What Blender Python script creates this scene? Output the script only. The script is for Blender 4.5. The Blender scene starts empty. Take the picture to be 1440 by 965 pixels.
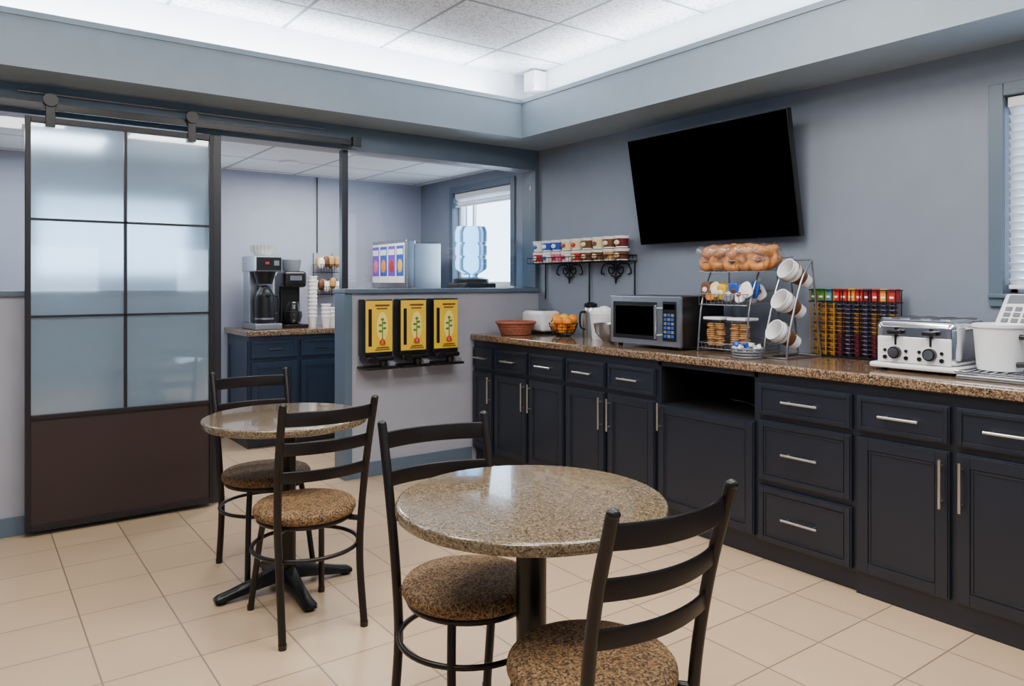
import bpy, bmesh, math, random
from mathutils import Matrix, Vector
random.seed(7)
pi=math.pi
scene=bpy.context.scene
COL=scene.collection

# ------------------------------------------------------------ materials
def srgb(r,g,b):
    def c(v):
        v/=255.0
        return v/12.92 if v<=0.04045 else ((v+0.055)/1.055)**2.4
    return (c(r),c(g),c(b),1.0)
MATS={}
def mat(name,rgb,rough=0.5,metal=0.0,bump=0.0,bscale=200,var=0.0,vscale=8,**kw):
    m=bpy.data.materials.new(name); m.use_nodes=True
    nt=m.node_tree; p=nt.nodes['Principled BSDF']
    col=srgb(*rgb)
    p.inputs['Base Color'].default_value=col
    p.inputs['Roughness'].default_value=rough
    p.inputs['Metallic'].default_value=metal
    for k,v in kw.items():
        p.inputs[k.replace('_',' ')].default_value=v
    tc=nt.nodes.new('ShaderNodeTexCoord')
    n=nt.nodes.new('ShaderNodeTexNoise'); n.inputs['Scale'].default_value=vscale
    n.inputs['Detail'].default_value=3
    nt.links.new(tc.outputs['Object'],n.inputs['Vector'])
    r=nt.nodes.new('ShaderNodeValToRGB')
    v=max(var,0.03)
    r.color_ramp.elements[0].color=tuple(c*(1-v) for c in col[:3])+(1,)
    r.color_ramp.elements[1].color=tuple(min(1,c*(1+v)) for c in col[:3])+(1,)
    r.color_ramp.elements[0].position=0.3; r.color_ramp.elements[1].position=0.7
    nt.links.new(n.outputs['Fac'],r.inputs['Fac']); nt.links.new(r.outputs['Color'],p.inputs['Base Color'])
    if bump>0:
        n2=nt.nodes.new('ShaderNodeTexNoise'); n2.inputs['Scale'].default_value=bscale
        nt.links.new(tc.outputs['Object'],n2.inputs['Vector'])
        b=nt.nodes.new('ShaderNodeBump'); b.inputs['Strength'].default_value=bump; b.inputs['Distance'].default_value=0.002
        nt.links.new(n2.outputs['Fac'],b.inputs['Height']); nt.links.new(b.outputs['Normal'],p.inputs['Normal'])
    MATS[name]=m
    return m
def speckle(name,stops,scale,rough,scale2=None,mix=0.5,coat=0.0):
    m=bpy.data.materials.new(name); m.use_nodes=True
    nt=m.node_tree; p=nt.nodes['Principled BSDF']; p.inputs['Roughness'].default_value=rough
    p.inputs['Coat Weight'].default_value=coat
    tc=nt.nodes.new('ShaderNodeTexCoord')
    v=nt.nodes.new('ShaderNodeTexVoronoi'); v.inputs['Scale'].default_value=scale
    n=nt.nodes.new('ShaderNodeTexNoise'); n.inputs['Scale'].default_value=scale2 or scale*0.3
    n.inputs['Detail'].default_value=6; n.inputs['Roughness'].default_value=0.7
    nt.links.new(tc.outputs['Object'],v.inputs['Vector']); nt.links.new(tc.outputs['Object'],n.inputs['Vector'])
    sx=nt.nodes.new('ShaderNodeSeparateColor'); nt.links.new(v.outputs['Color'],sx.inputs['Color'])
    a=nt.nodes.new('ShaderNodeMix'); a.data_type='FLOAT'; a.inputs[0].default_value=mix
    nt.links.new(sx.outputs['Red'],a.inputs[2]); nt.links.new(n.outputs['Fac'],a.inputs[3])
    r=nt.nodes.new('ShaderNodeValToRGB'); r.color_ramp.interpolation='CONSTANT'
    e=r.color_ramp.elements
    e[0].position=0; e[0].color=srgb(*stops[0][1]); e[1].position=stops[1][0]; e[1].color=srgb(*stops[1][1])
    for pos,c in stops[2:]:
        x=e.new(pos); x.color=srgb(*c)
    nt.links.new(a.outputs[0],r.inputs['Fac']); nt.links.new(r.outputs['Color'],p.inputs['Base Color'])
    MATS[name]=m
def gridmat(name,base,line,ox,oy,sx,sy,w,rough,tilevar=0.04,speck=0.0,bumpn=0.0):
    m=bpy.data.materials.new(name); m.use_nodes=True
    nt=m.node_tree; L=nt.links; p=nt.nodes['Principled BSDF']; p.inputs['Roughness'].default_value=rough
    g=nt.nodes.new('ShaderNodeNewGeometry'); s=nt.nodes.new('ShaderNodeSeparateXYZ'); L.new(g.outputs['Position'],s.inputs[0])
    def mth(op,a,b=None):
        n=nt.nodes.new('ShaderNodeMath'); n.operation=op
        for i,q in enumerate((a,b)):
            if q is None: continue
            if isinstance(q,(int,float)): n.inputs[i].default_value=q
            else: L.new(q,n.inputs[i])
        return n.outputs[0]
    ms=[];ids=[]
    for ax,o,sz in (('X',ox,sx),('Y',oy,sy)):
        t=mth('DIVIDE',mth('SUBTRACT',s.outputs[ax],o),sz)
        ids.append(mth('FLOOR',t))
        ms.append(mth('GREATER_THAN',mth('ABSOLUTE',mth('SUBTRACT',mth('FRACT',t),0.5)),0.5-w/2/sz))
    k=mth('MAXIMUM',ms[0],ms[1])
    cx=nt.nodes.new('ShaderNodeCombineXYZ'); L.new(ids[0],cx.inputs[0]); L.new(ids[1],cx.inputs[1])
    wn=nt.nodes.new('ShaderNodeTexWhiteNoise'); L.new(cx.outputs[0],wn.inputs['Vector'])
    nz=nt.nodes.new('ShaderNodeTexNoise'); nz.inputs['Scale'].default_value=9; nz.inputs['Detail'].default_value=5; L.new(g.outputs['Position'],nz.inputs['Vector'])
    f=mth('ADD',mth('MULTIPLY',wn.outputs['Value'],0.5),mth('MULTIPLY',nz.outputs['Fac'],0.5))
    r=nt.nodes.new('ShaderNodeValToRGB'); c=srgb(*base)
    r.color_ramp.elements[0].color=tuple(x*(1-tilevar) for x in c[:3])+(1,); r.color_ramp.elements[1].color=tuple(min(1,x*(1+tilevar)) for x in c[:3])+(1,)
    L.new(f,r.inputs['Fac']); out=r.outputs['Color']
    if speck>0:
        n3=nt.nodes.new('ShaderNodeTexNoise'); n3.inputs['Scale'].default_value=75; n3.inputs['Detail'].default_value=2; L.new(g.outputs['Position'],n3.inputs['Vector'])
        r3=nt.nodes.new('ShaderNodeValToRGB'); r3.color_ramp.elements[0].position=0.42; r3.color_ramp.elements[1].position=0.5
        d=1-speck
        r3.color_ramp.elements[0].color=(d,d,d,1); r3.color_ramp.elements[1].color=(1,1,1,1); L.new(n3.outputs['Fac'],r3.inputs['Fac'])
        mm=nt.nodes.new('ShaderNodeMix'); mm.data_type='RGBA'; mm.blend_type='MULTIPLY'; mm.inputs[0].default_value=1
        L.new(out,mm.inputs[6]); L.new(r3.outputs['Color'],mm.inputs[7]); out=mm.outputs[2]
    mx=nt.nodes.new('ShaderNodeMix'); mx.data_type='RGBA'; L.new(k,mx.inputs[0]); L.new(out,mx.inputs[6]); mx.inputs[7].default_value=srgb(*line)
    L.new(mx.outputs[2],p.inputs['Base Color'])
    b=nt.nodes.new('ShaderNodeBump'); b.inputs['Strength'].default_value=0.4; b.inputs['Distance'].default_value=0.003
    L.new(mth('SUBTRACT',1.0,k),b.inputs['Height']); L.new(b.outputs['Normal'],p.inputs['Normal'])
    MATS[name]=m
def emit(name,rgb,st):
    m=mat(name,rgb,0.5); p=m.node_tree.nodes['Principled BSDF']
    p.inputs['Emission Color'].default_value=srgb(*rgb); p.inputs['Emission Strength'].default_value=st

WALLC=(120,129,144)
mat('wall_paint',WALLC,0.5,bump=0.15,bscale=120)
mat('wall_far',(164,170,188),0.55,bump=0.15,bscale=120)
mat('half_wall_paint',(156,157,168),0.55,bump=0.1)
mat('soffit_paint',(142,158,170),0.45,bump=0.1)
mat('trim_paint',(84,100,116),0.4)
mat('dark_trim',(32,34,40),0.35)
mat('white_trim',(225,228,232),0.4)
gridmat('floor_tile',(194,166,134),(132,112,92),0.366,3.11,0.311,0.311,0.006,0.28,0.09)
gridmat('ceiling_tile',(228,230,234),(140,144,150),2.9,4.13,0.66,0.64,0.022,0.85,0.01,speck=0.34)
gridmat('ceiling_tile_far',(232,234,238),(160,164,172),3.0,5.3,0.61,0.61,0.024,0.85,0.01,speck=0.06)
mat('cabinet',(25,31,43),0.36,bump=0.05,vscale=3,var=0.08)
mat('cabinet_blue',(22,40,62),0.4)
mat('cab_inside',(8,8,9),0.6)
mat('nickel',(205,203,198),0.28,1.0)
mat('chrome',(225,225,228),0.12,1.0)
mat('steel',(170,174,180),0.32,1.0)
mat('blackmetal',(16,15,17),0.32,0.3)
mat('brownmetal',(26,21,21),0.36,0.3)
mat('wire',(28,28,32),0.35,0.7)
mat('wire_silver',(150,152,156),0.3,0.9)
mat('screen',(2,2,2),0.8,**{'Specular_IOR_Level':0.0})
mat('blackplastic',(12,12,14),0.35)
mat('greyplastic',(110,114,122),0.45)
mat('white',(236,236,238),0.35)
mat('whitepaper',(238,236,230),0.7)
mat('door_frame',(30,25,27),0.4,0.2)
mat('door_panel',(46,32,31),0.42)
mat('yellow',(226,184,34),0.35); mat('yellow2',(240,214,110),0.4)
mat('green',(60,128,50),0.4); mat('red',(178,36,32),0.4); mat('orange',(244,140,10),0.45,bump=0.3,bscale=300)
mat('blue',(30,80,180),0.4); mat('purple',(104,64,190),0.35); mat('pink',(225,100,140),0.4)
mat('brown',(100,62,34),0.5); mat('tan',(190,146,90),0.6,var=0.2,vscale=30); mat('bagel',(186,118,54),0.45,var=0.4,vscale=25)
mat('cookie',(180,132,76),0.7,var=0.4,vscale=60)
mat('gold',(196,140,44),0.35,0.4); mat('pod',(50,36,74),0.3,0.4); mat('pod2',(150,142,164),0.25,0.6); mat('maroon',(110,34,46),0.35,0.2)
mat('wicker',(150,84,60),0.7,bump=0.8,bscale=150,var=0.3,vscale=60)
mat('cream',(232,210,160),0.5); mat('teal',(60,130,140),0.4)
speckle('granite_counter',[(0,(24,20,18)),(0.27,(78,60,46)),(0.4,(122,98,76)),(0.52,(158,132,104)),(0.64,(100,78,58)),(0.74,(48,38,34)),(0.82,(186,166,140))],190,0.12,50,0.5,0.3)
speckle('granite_table',[(0,(54,44,34)),(0.3,(88,75,58)),(0.42,(112,97,76)),(0.54,(132,115,90)),(0.66,(102,87,66)),(0.76,(68,55,41)),(0.84,(144,128,102))],230,0.14,70,0.5,0.4)
speckle('seat_fabric',[(0,(40,28,17)),(0.3,(86,62,36)),(0.42,(126,95,58)),(0.56,(150,116,74)),(0.68,(106,77,46)),(0.78,(48,34,22))],210,0.75,90,0.4)
def glassmat(name,rgb,trans,rough,ior=1.45,coat=0):
    m=mat(name,rgb,rough); p=m.node_tree.nodes['Principled BSDF']
    p.inputs['Transmission Weight'].default_value=trans; p.inputs['IOR'].default_value=ior
    p.inputs['Coat Weight'].default_value=coat; p.inputs['Coat Roughness'].default_value=0.03
    return p
p=glassmat('frosted',(205,226,240),0.85,0.36,1.12,1.0); p.inputs['Coat IOR'].default_value=2.0
glassmat('jug',(150,205,245),0.9,0.05,1.12,0.3)
def pane(name,f0,tint=(1,1,1,1),haze=0.0):
    m=bpy.data.materials.new(name); m.use_nodes=True; nt=m.node_tree; L=nt.links
    nt.nodes.clear()
    o=nt.nodes.new('ShaderNodeOutputMaterial'); t=nt.nodes.new('ShaderNodeBsdfTransparent'); g=nt.nodes.new('ShaderNodeBsdfGlossy')
    t.inputs[0].default_value=tint; g.inputs['Roughness'].default_value=0.01 if haze==0 else 0.12
    lw=nt.nodes.new('ShaderNodeLayerWeight'); lw.inputs[0].default_value=0.5
    pw=nt.nodes.new('ShaderNodeMath'); pw.operation='POWER'; pw.inputs[1].default_value=5; L.new(lw.outputs['Facing'],pw.inputs[0])
    ma=nt.nodes.new('ShaderNodeMath'); ma.operation='MULTIPLY_ADD'; ma.inputs[1].default_value=1-f0; ma.inputs[2].default_value=f0; L.new(pw.outputs[0],ma.inputs[0])
    mx=nt.nodes.new('ShaderNodeMixShader')
    src=t.outputs[0]
    if haze>0:
        d=nt.nodes.new('ShaderNodeBsdfDiffuse'); d.inputs[0].default_value=(0.9,0.88,0.85,1)
        m2=nt.nodes.new('ShaderNodeMixShader'); m2.inputs[0].default_value=haze; L.new(t.outputs[0],m2.inputs[1]); L.new(d.outputs[0],m2.inputs[2]); src=m2.outputs[0]
    L.new(ma.outputs[0],mx.inputs[0]); L.new(src,mx.inputs[1]); L.new(g.outputs[0],mx.inputs[2]); L.new(mx.outputs[0],o.inputs[0])
    MATS[name]=m
pane('glass_pane',0.05); pane('plastic_clear',0.06,(0.95,0.96,0.97,1)); pane('bag_plastic',0.07,(0.98,0.96,0.93,1),0.05)
m=bpy.data.materials.new('blind'); m.use_nodes=True; nt=m.node_tree; nt.nodes.clear()
o=nt.nodes.new('ShaderNodeOutputMaterial'); d=nt.nodes.new('ShaderNodeBsdfDiffuse'); t=nt.nodes.new('ShaderNodeBsdfTranslucent'); mx=nt.nodes.new('ShaderNodeMixShader')
d.inputs[0].default_value=(0.88,0.88,0.88,1); t.inputs[0].default_value=(0.85,0.86,0.9,1); mx.inputs[0].default_value=0.45
nt.links.new(d.outputs[0],mx.inputs[1]); nt.links.new(t.outputs[0],mx.inputs[2]); nt.links.new(mx.outputs[0],o.inputs[0]); MATS['blind']=m
emit('lamp_white',(255,252,245),6.0)

# ------------------------------------------------------------ builder
def RM(x=0,y=0,z=0,rz=0,rx=0,ry=0):
    return Matrix.Translation((x,y,z))@Matrix.Rotation(rz,4,'Z')@Matrix.Rotation(ry,4,'Y')@Matrix.Rotation(rx,4,'X')
class B:
    def __init__(s,M=None): s.v=[];s.f=[];s.m=[];s.keys=[]; s.M=M or Matrix.Identity(4)
    def add(s,vs,fs,key,M=None):
        T=s.M@M if M is not None else s.M
        b=len(s.v); s.v+= [tuple(T@Vector(v)) for v in vs]
        if key not in s.keys: s.keys.append(key)
        k=s.keys.index(key)
        for f in fs: s.f.append(tuple(b+i for i in f)); s.m.append(k)
    def box(s,lo,hi,key,bev=0,M=None,seg=2):
        lo,hi=[min(a,b) for a,b in zip(lo,hi)],[max(a,b) for a,b in zip(lo,hi)]
        x0,y0,z0=lo;x1,y1,z1=hi
        vs=[(x0,y0,z0),(x1,y0,z0),(x1,y1,z0),(x0,y1,z0),(x0,y0,z1),(x1,y0,z1),(x1,y1,z1),(x0,y1,z1)]
        fs=[(0,3,2,1),(4,5,6,7),(0,1,5,4),(1,2,6,5),(2,3,7,6),(3,0,4,7)]
        if bev>0:
            bev=min(bev,0.49*min(x1-x0,y1-y0,z1-z0))
            bm=bmesh.new(); bv=[bm.verts.new(v) for v in vs]
            for f in fs: bm.faces.new([bv[i] for i in f])
            bmesh.ops.bevel(bm,geom=list(bm.edges),offset=bev,segments=seg,profile=0.5,affect='EDGES')
            bm.verts.index_update()
            vs=[tuple(v.co) for v in bm.verts]; fs=[tuple(v.index for v in f.verts) for f in bm.faces]; bm.free()
        s.add(vs,fs,key,M)
    def lathe(s,prof,key,loc=(0,0,0),seg=24,M=None):
        vs=[];fs=[]
        n=len(prof)
        for i in range(seg):
            a=2*pi*i/seg
            for r,z in prof: vs.append((loc[0]+r*math.cos(a),loc[1]+r*math.sin(a),loc[2]+z))
        for i in range(seg):
            j=(i+1)%seg
            for k in range(n-1):
                fs.append((i*n+k,j*n+k,j*n+k+1,i*n+k+1))
        if prof[0][0]>1e-5: fs.append(tuple(i*n for i in range(seg))[::-1])
        if prof[-1][0]>1e-5: fs.append(tuple(i*n+n-1 for i in range(seg)))
        s.add(vs,fs,key,M)
    def cyl(s,p0,p1,r,key,r1=None,seg=16):
        s.tube([p0,p1],r,key,seg=seg,radii=[r,r if r1 is None else r1])
    def tube(s,pts,r,key,closed=False,seg=8,radii=None):
        P=[Vector(p) for p in pts]; n=len(P); vs=[];fs=[]
        up=None
        for i in range(n):
            if closed: d=(P[(i+1)%n]-P[i-1])
            else: d=P[min(i+1,n-1)]-P[max(i-1,0)]
            d.normalize()
            if up is None:
                up=Vector((0,0,1)) if abs(d.z)<0.9 else Vector((1,0,0))
            a=d.cross(up); 
            if a.length<1e-4: a=d.cross(Vector((0.3,1,0.2)))
            a.normalize(); b=a.cross(d).normalized(); up=b
            rr=radii[i] if radii else r
            for k in range(seg):
                t=2*pi*k/seg; vs.append(tuple(P[i]+a*math.cos(t)*rr+b*math.sin(t)*rr))
        for i in range(n if closed else n-1):
            j=(i+1)%n
            for k in range(seg):
                l=(k+1)%seg; fs.append((i*seg+k,i*seg+l,j*seg+l,j*seg+k))
        if not closed:
            fs.append(tuple(range(seg))); fs.append(tuple((n-1)*seg+k for k in range(seg))[::-1])
        s.add(vs,fs,key)
    def blob(s,c,r,key,e=1.0,M=None,nu=16,nv=10,jit=0):
        def pw(x): return math.copysign(abs(x)**e,x)
        vs=[];fs=[]
        for j in range(nv+1):
            ph=-pi/2+pi*j/nv
            for i in range(nu):
                th=2*pi*i/nu
                q=1+(jit*math.sin(3*th+2.1*j)+jit*math.cos(5*th-1.3*j) if jit and 0<j<nv else 0)
                vs.append((c[0]+q*r[0]*pw(math.cos(ph))*pw(math.cos(th)),c[1]+q*r[1]*pw(math.cos(ph))*pw(math.sin(th)),c[2]+q*r[2]*pw(math.sin(ph))))
        for j in range(nv):
            for i in range(nu):
                k=(i+1)%nu; fs.append((j*nu+i,j*nu+k,(j+1)*nu+k,(j+1)*nu+i))
        s.add(vs,fs,key,M)
    def torus(s,c,R,r,key,M=None,nu=20,nv=10,sz=1):
        vs=[];fs=[]
        for i in range(nu):
            a=2*pi*i/nu
            for j in range(nv):
                b=2*pi*j/nv
                vs.append((c[0]+(R+r*math.cos(b))*math.cos(a),c[1]+(R+r*math.cos(b))*math.sin(a),c[2]+r*sz*math.sin(b)))
        for i in range(nu):
            for j in range(nv):
                k=(i+1)%nu;l=(j+1)%nv; fs.append((i*nv+j,k*nv+j,k*nv+l,i*nv+l))
        s.add(vs,fs,key,M)
    def ribbon(s,pts,h,t,key):
        P=[Vector(p) for p in pts]; n=len(P); vs=[];fs=[]
        for i in range(n):
            d=P[min(i+1,n-1)]-P[max(i-1,0)]; nn=Vector((-d.y,d.x,0)).normalized()
            hh=h if not isinstance(h,(list,tuple)) else h[i]
            prof=[(-t/2,-hh/2+t/2),(0,-hh/2),(t/2,-hh/2+t/2),(t/2,hh/2-t/2),(0,hh/2),(-t/2,hh/2-t/2)]
            for a,z in prof: vs.append(tuple(P[i]+nn*a+Vector((0,0,z))))
        for i in range(n-1):
            for k in range(6):
                l=(k+1)%6; fs.append((i*6+k,i*6+l,(i+1)*6+l,(i+1)*6+k))
        fs.append(tuple(range(6))[::-1]); fs.append(tuple((n-1)*6+k for k in range(6)))
        s.add(vs,fs,key)
    def finish(s,name,ang=38,wn=True):
        me=bpy.data.meshes.new(name); me.from_pydata(s.v,[],s.f)
        for k in s.keys: me.materials.append(MATS[k])
        me.polygons.foreach_set('material_index',s.m)
        me.polygons.foreach_set('use_smooth',[True]*len(s.f))
        me.update()
        bm=bmesh.new(); bm.from_mesh(me); bmesh.ops.recalc_face_normals(bm,faces=bm.faces); bm.to_mesh(me); bm.free()
        me.set_sharp_from_angle(angle=math.radians(ang))
        o=bpy.data.objects.new(name,me); COL.objects.link(o)
        if wn:
            w=o.modifiers.new('wn','WEIGHTED_NORMAL'); w.keep_sharp=True
        return o
def wall(name,axis,pos,th,a0,a1,z0,z1,holes,key):
    b=B(); 
    cuts=sorted(set([a0,a1]+[h[0] for h in holes]+[h[1] for h in holes]))
    for p,q in zip(cuts[:-1],cuts[1:]):
        hs=sorted([h for h in holes if h[0]<=p+1e-6 and h[1]>=q-1e-6],key=lambda h:h[2])
        z=z0
        segs=[]
        for h in hs:
            if h[2]>z: segs.append((z,h[2]))
            z=h[3]
        if z<z1: segs.append((z,z1))
        for s0,s1 in segs:
            if axis=='X': b.box((pos,p,s0),(pos+th,q,s1),key)
            else: b.box((p,pos,s0),(q,pos+th,s1),key)
    return b.finish(name,wn=False)

# ------------------------------------------------------------ room shell
b=B(); b.box((-2.8,-2.8,-0.1),(3.9,6.9,0),'floor_tile'); b.finish('floor',wn=False)
XW=3.70; YB=4.70
W1=(0.30,1.375,1.28,2.15); W2=(5.06,5.98,1.30,2.16); W_GLOW=(0.40,1.55,1.36,2.02)
wall('wall_right','X',XW,0.15,-2.6,6.61,0,3.0,[W1,W2],'wall_paint')
wall('wall_left','X',-2.75,0.15,-2.6,6.61,0,3.0,[],'wall_paint')
FW=[(-2.0,-0.9,1.0,1.9),(0.62,1.55,1.15,1.86),(2.5,3.3,1.15,1.86)]
wall('wall_front','Y',-2.75,0.15,-2.6,3.7,0,3.0,FW,'wall_paint')
wall('wall_far','Y',6.61,0.15,-2.6,3.7,0,3.0,[W_GLOW],'wall_far')
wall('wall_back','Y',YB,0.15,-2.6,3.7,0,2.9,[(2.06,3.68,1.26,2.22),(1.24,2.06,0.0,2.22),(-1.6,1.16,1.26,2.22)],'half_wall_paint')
b=B(); b.box((-2.6,YB-0.006,2.22),(3.7,YB,2.38),'trim_paint'); b.finish('trim_1')
b=B()
b.box((2.04,YB-0.03,1.255),(3.69,YB+0.18,1.285),'trim_paint',0.004)
b.box((-1.62,YB-0.02,1.255),(1.18,YB+0.18,1.285),'trim_paint',0.004)
b.finish('trim_2')
b=B(); b.box((3.66,YB-0.012,1.287),(3.699,YB+0.16,2.22),'trim_paint',0.003)
b.box((2.045,YB-0.012,0.0),(2.10,YB-0.001,1.254),'trim_paint',0.003)
b.box((2.046,YB-0.001,0.0),(2.059,YB+0.16,1.254),'trim_paint',0.003)
b.box((1.19,YB-0.012,0.0),(1.25,YB-0.001,2.22),'dark_trim',0.003)
b.box((2.04,YB+0.02,1.287),(2.085,YB+0.07,2.22),'dark_trim',0.003)
b.box((-1.6,YB+0.02,1.287),(-1.56,YB+0.07,2.22),'dark_trim',0.003)
b.finish('trim_3')
b=B(); b.box((2.09,YB+0.045,1.287),(3.655,YB+0.053,2.218),'glass_pane'); b.finish('window_3',wn=False)
b=B(); b.box((-1.55,YB+0.045,1.287),(1.155,YB+0.053,2.218),'glass_pane'); b.finish('window_4',wn=False)
b=B(); b.box((2.10,YB-0.014,0),(3.06,YB-0.001,0.10),'trim_paint',0.003); b.box((-2.6,YB-0.014,0),(1.185,YB-0.001,0.10),'trim_paint',0.003); b.finish('baseboard_back')
b=B(); b.box((-2.6,6.596,0),(1.78,6.609,0.1),'trim_paint',0.003); b.finish('baseboard_far')
b=B(); b.box((-2.599,-2.6,0),(-2.586,YB-0.02,0.1),'trim_paint',0.003); b.finish('baseboard_left')

b=B(); b.box((-2.6,-2.6,2.9),(3.7,YB,3.0),'ceiling_tile'); b.finish('ceiling',wn=False)
b=B(); b.box((-2.6,YB+0.15,2.30),(3.7,6.61,2.4),'ceiling_tile_far'); b.finish('ceiling_far',wn=False)
b=B()
b.box((-2.6,4.35,2.38),(3.7,YB-0.001,2.65),'soffit_paint')
b.box((-2.6,4.55,2.65),(3.7,YB-0.001,2.899),'white_trim')
b.box((3.27,-2.6,2.38),(3.699,4.35,2.65),'soffit_paint')
b.box((3.47,-2.6,2.65),(3.699,4.55,2.899),'white_trim')
b.box((-2.6,-2.6,2.38),(-1.8,4.35,2.65),'soffit_paint'); b.box((-2.6,-2.6,2.65),(-2.0,4.55,2.899),'white_trim')
b.box((-1.8,-2.6,2.38),(3.27,-1.8,2.65),'soffit_paint'); b.box((-2.0,-2.6,2.65),(3.47,-2.0,2.899),'white_trim')
b.finish('ceiling_soffit',wn=False)
b=B(); b.box((-1.8,4.342,2.63),(3.262,4.349,2.66),'soffit_paint'); b.box((3.262,-1.8,2.63),(3.269,4.349,2.66),'soffit_paint'); b.finish('trim_4')

def window_x(n,w,slat0,slat1,raised=False):
    y0,y1,z0,z1=w
    b=B(); t=0.035; xs=XW+0.06
    b.box((xs,y0,z0),(xs+0.05,y0+t,z1),'white_trim',0.004); b.box((xs,y1-t,z0),(xs+0.05,y1,z1),'white_trim',0.004)
    b.box((xs,y0,z0),(xs+0.05,y1,z0+t),'white_trim',0.004); b.box((xs,y0,z1-t),(xs+0.05,y1,z1),'white_trim',0.004)
    if not raised: b.box((xs+0.01,(y0+y1)/2-0.02,z0),(xs+0.04,(y0+y1)/2+0.02,z1),'white_trim')
    else: b.box((xs+0.01,y1-0.24,z0),(xs+0.04,y1-0.215,z1),'white_trim')
    b.box((xs+0.02,y0+t,z0+t),(xs+0.026,y1-t,z1-t),'glass_pane')
    c=0.058
    for lo,hi in (((y0-c,z0-c),(y0,z1+c)),((y1,z0-c),(y1+c,z1+c)),((y0,z1),(y1,z1+c)),((y0,z0-c),(y1,z0))):
        b.box((XW-0.018,lo[0],lo[1]),(XW-0.001,hi[0],hi[1]),'trim_paint',0.004)
    b.box((XW-0.03,y0-c,z0-0.02),(XW+0.055,y1+c,z0-0.001),'white_trim' if raised else 'trim_paint',0.004)
    b.finish('window_%d'%n)
    b=B(); z=slat0
    b.box((XW+0.005,y0+0.01,z1-0.05),(XW+0.05,y1-0.01,z1-0.005),'white',0.004)
    while z<slat1:
        M=RM(XW+0.03,0,z,0,0,math.radians(38))
        b.box((-0.024,y0+0.012,-0.0012),(0.024,y1-0.012,0.0012),'blind',M=M); z+=0.036
    for yy in (y0+0.15,y1-0.15): b.cyl((XW+0.03,yy,slat0-0.01),(XW+0.03,yy,z1-0.03),0.0015,'white',seg=6)
    b.box((XW+0.01,y0+0.012,slat0-0.03),(XW+0.05,y1-0.012,slat0-0.012),'white',0.003)
    b.finish('window_blind',wn=False)
window_x(1,W1,1.33,2.11)
window_x(2,W2,2.06,2.10,True)
def window_y(n,w,y,yb,s,ang,zlow=None):
    x0,x1,z0,z1=w
    b=B(); t=0.04
    b.box((x0,y,z0),(x0+t,y+0.05,z1),'white_trim');b.box((x1-t,y,z0),(x1,y+0.05,z1),'white_trim');b.box((x0,y,z0),(x1,y+0.05,z0+t),'white_trim');b.box((x0,y,z1-t),(x1,y+0.05,z1),'white_trim')
    b.box((x0+t,y+0.02,z0+t),(x1-t,y+0.026,z1-t),'glass_pane')
    b.finish('window_%d'%n)
    b=B(); z=zlow or z0+0.05
    while z<z1-0.03:
        b.box((x0+0.01,-0.022,-0.0012),(x1-0.01,0.022,0.0012),'blind',M=RM(0,yb,z,0,math.radians(ang*s),0)); z+=0.04
    b.box((x0+0.01,yb-0.025,z1-0.03),(x1-0.01,yb+0.02,z1-0.002),'white')
    b.finish('window_blind',wn=False)
for i,w_ in enumerate(FW): window_y(5+i,w_,-2.7,-2.62,1,14)
window_y(8,W_GLOW,6.68,6.635,-1,10,W_GLOW[3]-0.16)  # added window, placed to send a blue glow through the frosted door

# ------------------------------------------------------------ sliding barn door
b=B()
x0,x1,z0,z1=0.248,1.186,0.03,2.195; ya,yb=4.60,4.64
st=0.026
b.box((x0,ya,z0),(x0+st,yb,z1),'door_frame',0.003); b.box((x1-st,ya,z0),(x1,yb,z1),'door_frame',0.003)
b.box((x0+st,ya,z1-0.03),(x1-st,yb,z1),'door_frame',0.003)
b.box((x0+st,ya,0.61),(x1-st,yb,0.635),'door_frame',0.003)
b.box((x0+st,ya+0.012,z0+0.02),(x1-st,yb-0.008,0.61),'door_panel')
b.box((x0+st,ya,z0),(x1-st,yb,z0+0.03),'door_frame',0.003)
xm=(x0+x1)/2
b.box((xm-0.007,ya+0.004,0.635),(xm+0.007,yb-0.004,z1-0.03),'door_frame')
for z in (1.15,1.66): b.box((x0+st,ya+0.004,z-0.006),(x1-st,yb-0.004,z+0.006),'door_frame')
b.box((x0+st,4.618,0.635),(x1-st,4.624,z1-0.03),'frosted')
for x in (0.36,1.06):
    b.box((x-0.022,ya-0.012,z1-0.05),(x+0.022,ya-0.002,z1+0.11),'blackmetal',0.003)
    b.cyl((x,ya-0.026,z1+0.09),(x,ya-0.002,z1+0.09),0.034,'blackmetal',seg=24)
b.finish('sliding_barn_door')
b=B()
b.box((-1.2,4.605,2.235),(2.10,4.62,2.275),'blackmetal',0.003)
for x in (-0.9,0.0,0.7,1.4,2.03):
    b.cyl((x,4.62,2.258),(x,4.693,2.258),0.012,'blackmetal',seg=12)
    b.cyl((x,4.600,2.258),(x,4.606,2.258),0.008,'blackmetal',seg=6)
b.box((2.06,4.585,2.225),(2.12,4.625,2.29),'blackmetal',0.004)
b.finish('barn_door_rail')
b=B(); b.tube([(0.22,4.675,2.335),(1.9,4.675,2.335)],0.005,'wire_silver')
for x in (0.3,0.9,1.5,1.88): b.cyl((x,4.675,2.335),(x,4.692,2.335),0.004,'wire_silver')
b.finish('cable_conduit')

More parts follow.
